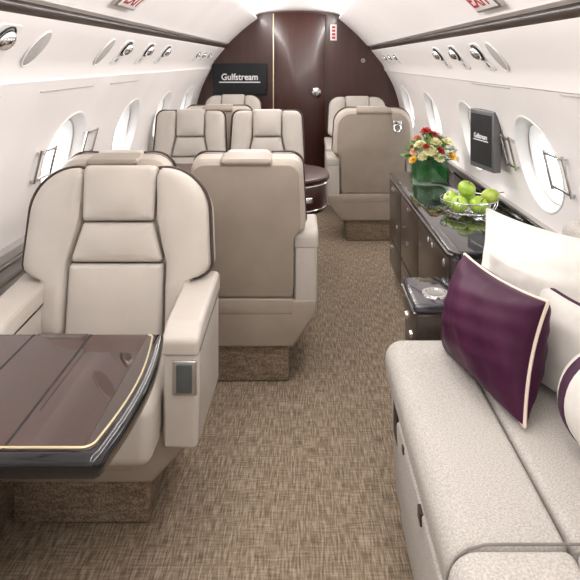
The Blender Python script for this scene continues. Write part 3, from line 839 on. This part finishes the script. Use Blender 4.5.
# ------------------------------------------------------------------ monitors
def lettering(name, text, size, parent, mat, loc, rot=(PI / 2, 0, 0), ext=.0006, align='CENTER', sx=1.):
    c = bpy.data.curves.new(name, 'FONT'); c.body = text; c.size = size; c.align_x = align; c.align_y = 'CENTER'; c.extrude = ext; c.offset = size * .018
    c.materials.append(M[mat]); tmp = bpy.data.objects.new(name + '_tmp', c); COL.objects.link(tmp); bpy.context.view_layer.update()
    me = bpy.data.meshes.new_from_object(tmp.evaluated_get(bpy.context.evaluated_depsgraph_get())); bpy.data.objects.remove(tmp); bpy.data.curves.remove(c)
    me.name = name; o = bpy.data.objects.new(name, me); link(o, parent)
    o.location = loc; o.rotation_euler = rot; o.scale = (sx, 1, 1)
    return o
def screen(label, W, H, matrix, tsz, logo_z, bez):
    t = thing('wall_screen', label, 'screen', matrix=matrix)
    obj('housing', bx(-W / 2, W / 2, -.02, .02, -H / 2, H / 2, bev=.006), 'bezel' if bez > .012 else 'black', t)
    obj('display', bx(-W / 2 + bez, W / 2 - bez, -.022, -.018, -H / 2 + bez * 1.5, H / 2 - bez * 1.3), 'screen', t)
    lettering('lettering', 'Gulfstream', tsz, t, 'text_white', (0, -.0235, logo_z), sx=.92)
    obj('underline', bx(-tsz * 2.3, tsz * 2.3, -.0236, -.0225, logo_z - tsz * .62, logo_z - tsz * .50), 'text_white', t)
    return t
mt = Matrix.Translation((-.625, Y1 - .06, 1.20))
m1 = screen('black flat screen with white lettering mounted on the wood bulkhead', .535, .315, mt, .088, .02, .010)
obj('wall_mount', bx(-.08, .08, .02, .06, -.06, .06), 'black', m1)
pA = Vector((.845, 3.14)); pB = Vector((.888, 2.895)); u = (pB - pA).normalized()
mt = Matrix(((u.x, -u.y, 0, 0), (u.y, u.x, 0, 0), (0, 0, 1, 0), (0, 0, 0, 1))); c = (pA + pB) / 2
mt.translation = (c.x + .02 * -u.y, c.y + .02 * u.x, .998)
m2 = screen('grey-framed monitor with white lettering on an arm off the right wall', (pB - pA).length, .287, mt, .034, .015, .016)
obj('swing_arm', bx(-.03, .03, .02, .12, -.05, .05, bev=.006), 'steel', m2)

# ------------------------------------------------------------------ grab handles by the windows
def handle(label, x, y, z, L, H):
    s = 1 if x > 0 else -1
    t = thing('grab_handle', label, 'handle', (x, y, z), group='chrome handles along the window line')
    nrm = s * (wx(1, z + H / 2) - wx(1, z - H / 2)) / H
    f = lambda zz: zz * nrm
    for q in (-1, 1):
        obj('bar', tube(bmesh.new(), [(f(-H / 2), q * L / 2, -H / 2), (f(H / 2), q * L / 2, H / 2)], .006, 8), 'chrome', t)
    for q in (-1, 1):
        bm = tube(bmesh.new(), [(f(q * H * .42), -L / 2, q * H * .42), (f(q * H * .42), L / 2, q * H * .42)], .005, 8)
        b = obj('crossbar', bm, 'chrome', t)
    for q in (-1, 1):
        for w in (-1, 1): obj('standoff', tube(bmesh.new(), [(f(q * H * .42), w * L / 2, q * H * .42), (f(q * H * .42) + s * .016, w * L / 2, q * H * .42)], .004, 6), 'steel', t)
def hp(side, y, z): return (wx(side, z) - side * .018, y, z)
handle('chrome handle frame on the nearest right window, above the white pillow', *hp(1, 2.29, .965), .17, .15)
handle('chrome handle frame right behind the arm-mounted monitor', *hp(1, 2.84, .965), .12, .15)
handle('chrome handle frame on the nearest left window, beside the large chair shoulder', *hp(-1, 2.50, .965), .15, .13)
handle('chrome handle frame on the left wall just past the nearest window', *hp(-1, 3.00, .99), .14, .12)

# ------------------------------------------------------------------ service fittings in the valances
def val_frame(side, y, f=.5):
    a = Vector((XC + side * .868, 1.33)); b = Vector((XC + side * .735, 1.50)); p = a.lerp(b, f)
    up = Vector((b.x - a.x, 0, b.y - a.y)).normalized(); al = Vector((0, 1, 0)) * (1 if side < 0 else -1)
    n = al.cross(up)
    # push slightly in, the panel is a little convex
    mt = Matrix((al, up, n)).transposed().to_4x4()
    mt.translation = Vector((p.x, y, p.y + DZ[side])) - n * .003
    return mt
EM = lambda u, v, w: Vector((u, v, w))
def reading(label, side, y, sc=1.):
    mt = val_frame(side, y) @ Matrix.Diagonal((sc, sc, sc, 1))
    t = thing('reading_light', label, 'light', matrix=val_frame(side, y), group='reading lights in the overhead panels')
    S = sc
    fr = rpoly([(-.055 * S, -.06 * S, .02 * S), (.055 * S, -.06 * S, .02 * S), (.055 * S, .06 * S, .02 * S), (-.055 * S, .06 * S, .02 * S)], 5)
    bm = bmesh.new(); i1 = inset(fr, .006); 
    lv = [(fr, .0), (inset(fr, .003), .005), (i1, .005), (inset(fr, .02 * S), -.0005 + .004)]
    rg = [[bm.verts.new((p.x, p.y, w)) for p in q] for q, w in lv]; n = len(fr)
    for A, B in zip(rg, rg[1:]):
        for k in range(n): bm.faces.new((A[k], A[(k + 1) % n], B[(k + 1) % n], B[k]))
    bm.faces.new(rg[-1]); bz = obj('bezel', bm, 'white', t)
    bm = bmesh.new(); ball(bm, (0, .022 * S, .010), .026 * S, (1, 1, .75)); obj('eyeball', bm, 'chrome', t)
    bm = lathe(bmesh.new(), [(0, .028), (.010 * S, .028), (.012 * S, .02), (.012 * S, .0)], 14, Matrix.Translation((0, .022 * S, .003))); obj('nozzle', bm, 'steel', t)
    obj('shade_lip', tube(bmesh.new(), [(.032 * S * math.cos(q), .022 * S + .032 * S * math.sin(q), .008) for q in [2 * PI * k / 20 for k in range(20)]], .003, 6, closed=True), 'black', t)
    bm = plate(bmesh.new(), rpoly([(-.012 * S, -.045 * S, .006 * S), (.012 * S, -.045 * S, .006 * S), (.012 * S, -.025 * S, .006 * S), (-.012 * S, -.025 * S, .006 * S)], 3), .006, .002, EM, seg=2)
    obj('button', bm, 'steel', t)
for side, nm in ((-1, 'left'), (1, 'right')):
    for q, y in enumerate((2.92, 3.34, 3.77) if side < 0 else (2.60, 2.99, 3.36)):
        reading(('nearest', 'middle', 'farthest')[q] + ' of the three spaced reading lights past the speaker in the %s overhead panel' % nm, side, y, 1.22)
    for q, y in enumerate((4.95, 5.25, 5.55)):
        reading(('nearest', 'middle', 'farthest')[q] + ' of the three small reading lights near the bulkhead in the %s overhead panel' % nm, side, y, .8)
reading('large chrome reading light cut by the left photo edge', -1, 1.72, 1.35)
def speaker(label, side, y):
    t = thing('speaker_grille', label, 'speaker', matrix=val_frame(side, y), group='oval speakers in the overhead panels')
    el = [Vector((.046 * math.cos(q), .066 * math.sin(q))) for q in [2 * PI * k / 36 for k in range(36)]]
    obj('cloth', plate(bmesh.new(), el, .006, .003, EM, seg=2), 'grey_mesh', t)
    obj('surround', tube(bmesh.new(), [Vector((p.x, p.y, .004)) for p in inset(el, -.003)], .003, 6, closed=True), 'white', t)
speaker('grey oval speaker grille beside the large reading light at upper left', -1, 1.98)
speaker('pale oval speaker grille just before the left row of reading lights', -1, 2.66)
speaker('pale oval speaker grille just before the right row of reading lights', 1, 2.40)

# ------------------------------------------------------------------ exit signs and placards
def exit_sign(label, side, y, f):
    a = Vector((XC + side * .690, 1.556 + DZ[side])); b = Vector((XC + side * .41, 1.80)); p = a.lerp(b, f) + Vector((0, .004))
    up = Vector((b.x - a.x, 0, b.y - a.y)).normalized(); al = Vector((0, 1, 0)) * (1 if side < 0 else -1); n = al.cross(up)
    mt = Matrix((al, up, n)).transposed().to_4x4(); mt.translation = Vector((p.x, y, p.y))
    t = thing('exit_sign', label, 'sign', matrix=mt)
    obj('housing', bx(-.13, .13, -.026, .085, -.015, .018, bev=.006), 'steel', t)
    obj('face', bx(-.115, .115, -.014, .074, .017, .021, bev=.002), 'white', t)
    lettering('lettering', 'EXIT', .088, t, 'red', (0, .030, .0215), rot=(0, 0, 0), sx=1.1)
exit_sign('EXIT sign in red letters on the right ceiling panel', 1, 2.03, .125)
exit_sign('EXIT sign in red letters on the left ceiling panel', -1, 2.40, .20)
pl = thing('placard', 'small white vertical placard on the bulkhead right of the door top', 'sign', (.305, Y1 - .004, 1.665))
obj('plate', bx(-.032, .032, -.004, .004, -.08, .08, bev=.003), 'white', pl)
bm = bmesh.new()
for zz in (-.052, -.018, .018, .052): box(bm, -.018, .018, -.0055, -.004, zz - .012, zz + .012)
obj('pictograms', bm, 'red', pl)
il = thing('signal_lamp', 'tiny round lamp on the bulkhead at upper right', 'lamp', (.60, Y1 - .004, 1.385))
obj('bezel', lathe(bmesh.new(), [(0, .006), (.018, .006), (.022, 0)], 16, Matrix.Rotation(PI / 2, 4, 'X')), 'steel', il)
bm = bmesh.new(); ball(bm, (0, -.006, 0), .009); obj('lens', bm, 'fl_red', il)

# ------------------------------------------------------------------ light
w = bpy.data.worlds.new('World'); scene.world = w; w.use_nodes = True
bg = w.node_tree.nodes['Background']; bg.inputs[0].default_value = (.97, .985, 1, 1); bg.inputs[1].default_value = 7.0
def area(name, loc, rot, sx, sy, e, col=(1, 1, 1)):
    l = bpy.data.lights.new(name, 'AREA'); l.shape = 'RECTANGLE'; l.size = sx; l.size_y = sy; l.energy = e; l.color = col
    o = bpy.data.objects.new(name, l); COL.objects.link(o); o.location = loc; o.rotation_euler = rot; return o
sn = bpy.data.lights.new('sun', 'SUN'); sn.energy = 2.8; sn.angle = math.radians(5); sn.color = (1, .97, .93)
so = bpy.data.objects.new('sun', sn); COL.objects.link(so)
so.rotation_euler = Vector((1, .12, -.10)).to_track_quat('-Z', 'Y').to_euler()
# added fill strips along the ceiling step: one pair aimed up at the dome, one pair across at the walls
for s in (-1, 1):
    area('dome_fill', (XC + s * .40, 2.5, 1.797), (0, s * math.radians(128), 0), .03, 7.0, 34, (1, .97, .945))
    area('wall_fill', (XC + s * .385, 2.5, 1.800), (0, s * math.radians(72), 0), .03, 7.0, 62, (1, .97, .945))

# ------------------------------------------------------------------ camera
cam = bpy.data.cameras.new('camera'); cam.sensor_width = 36; cam.lens = 36 * 620 / 580
cam.shift_x = -13 / 580; cam.shift_y = -229 / 580; cam.clip_start = .05
co = bpy.data.objects.new('camera', cam); COL.objects.link(co); co.location = (0, 0, 1.38); co.rotation_euler = (PI / 2, 0, 0)
scene.camera = co
scene.view_settings.view_transform = 'Standard'; scene.view_settings.look = 'None'
scene.view_settings.gamma = 1; scene.view_settings.exposure = -.98
scene.view_settings.use_curve_mapping = False
scene.cycles.use_denoising = True
scene.cycles.max_bounces = 10; scene.cycles.diffuse_bounces = 6; scene.cycles.transparent_max_bounces = 12
scene.cycles.sample_clamp_indirect = 6
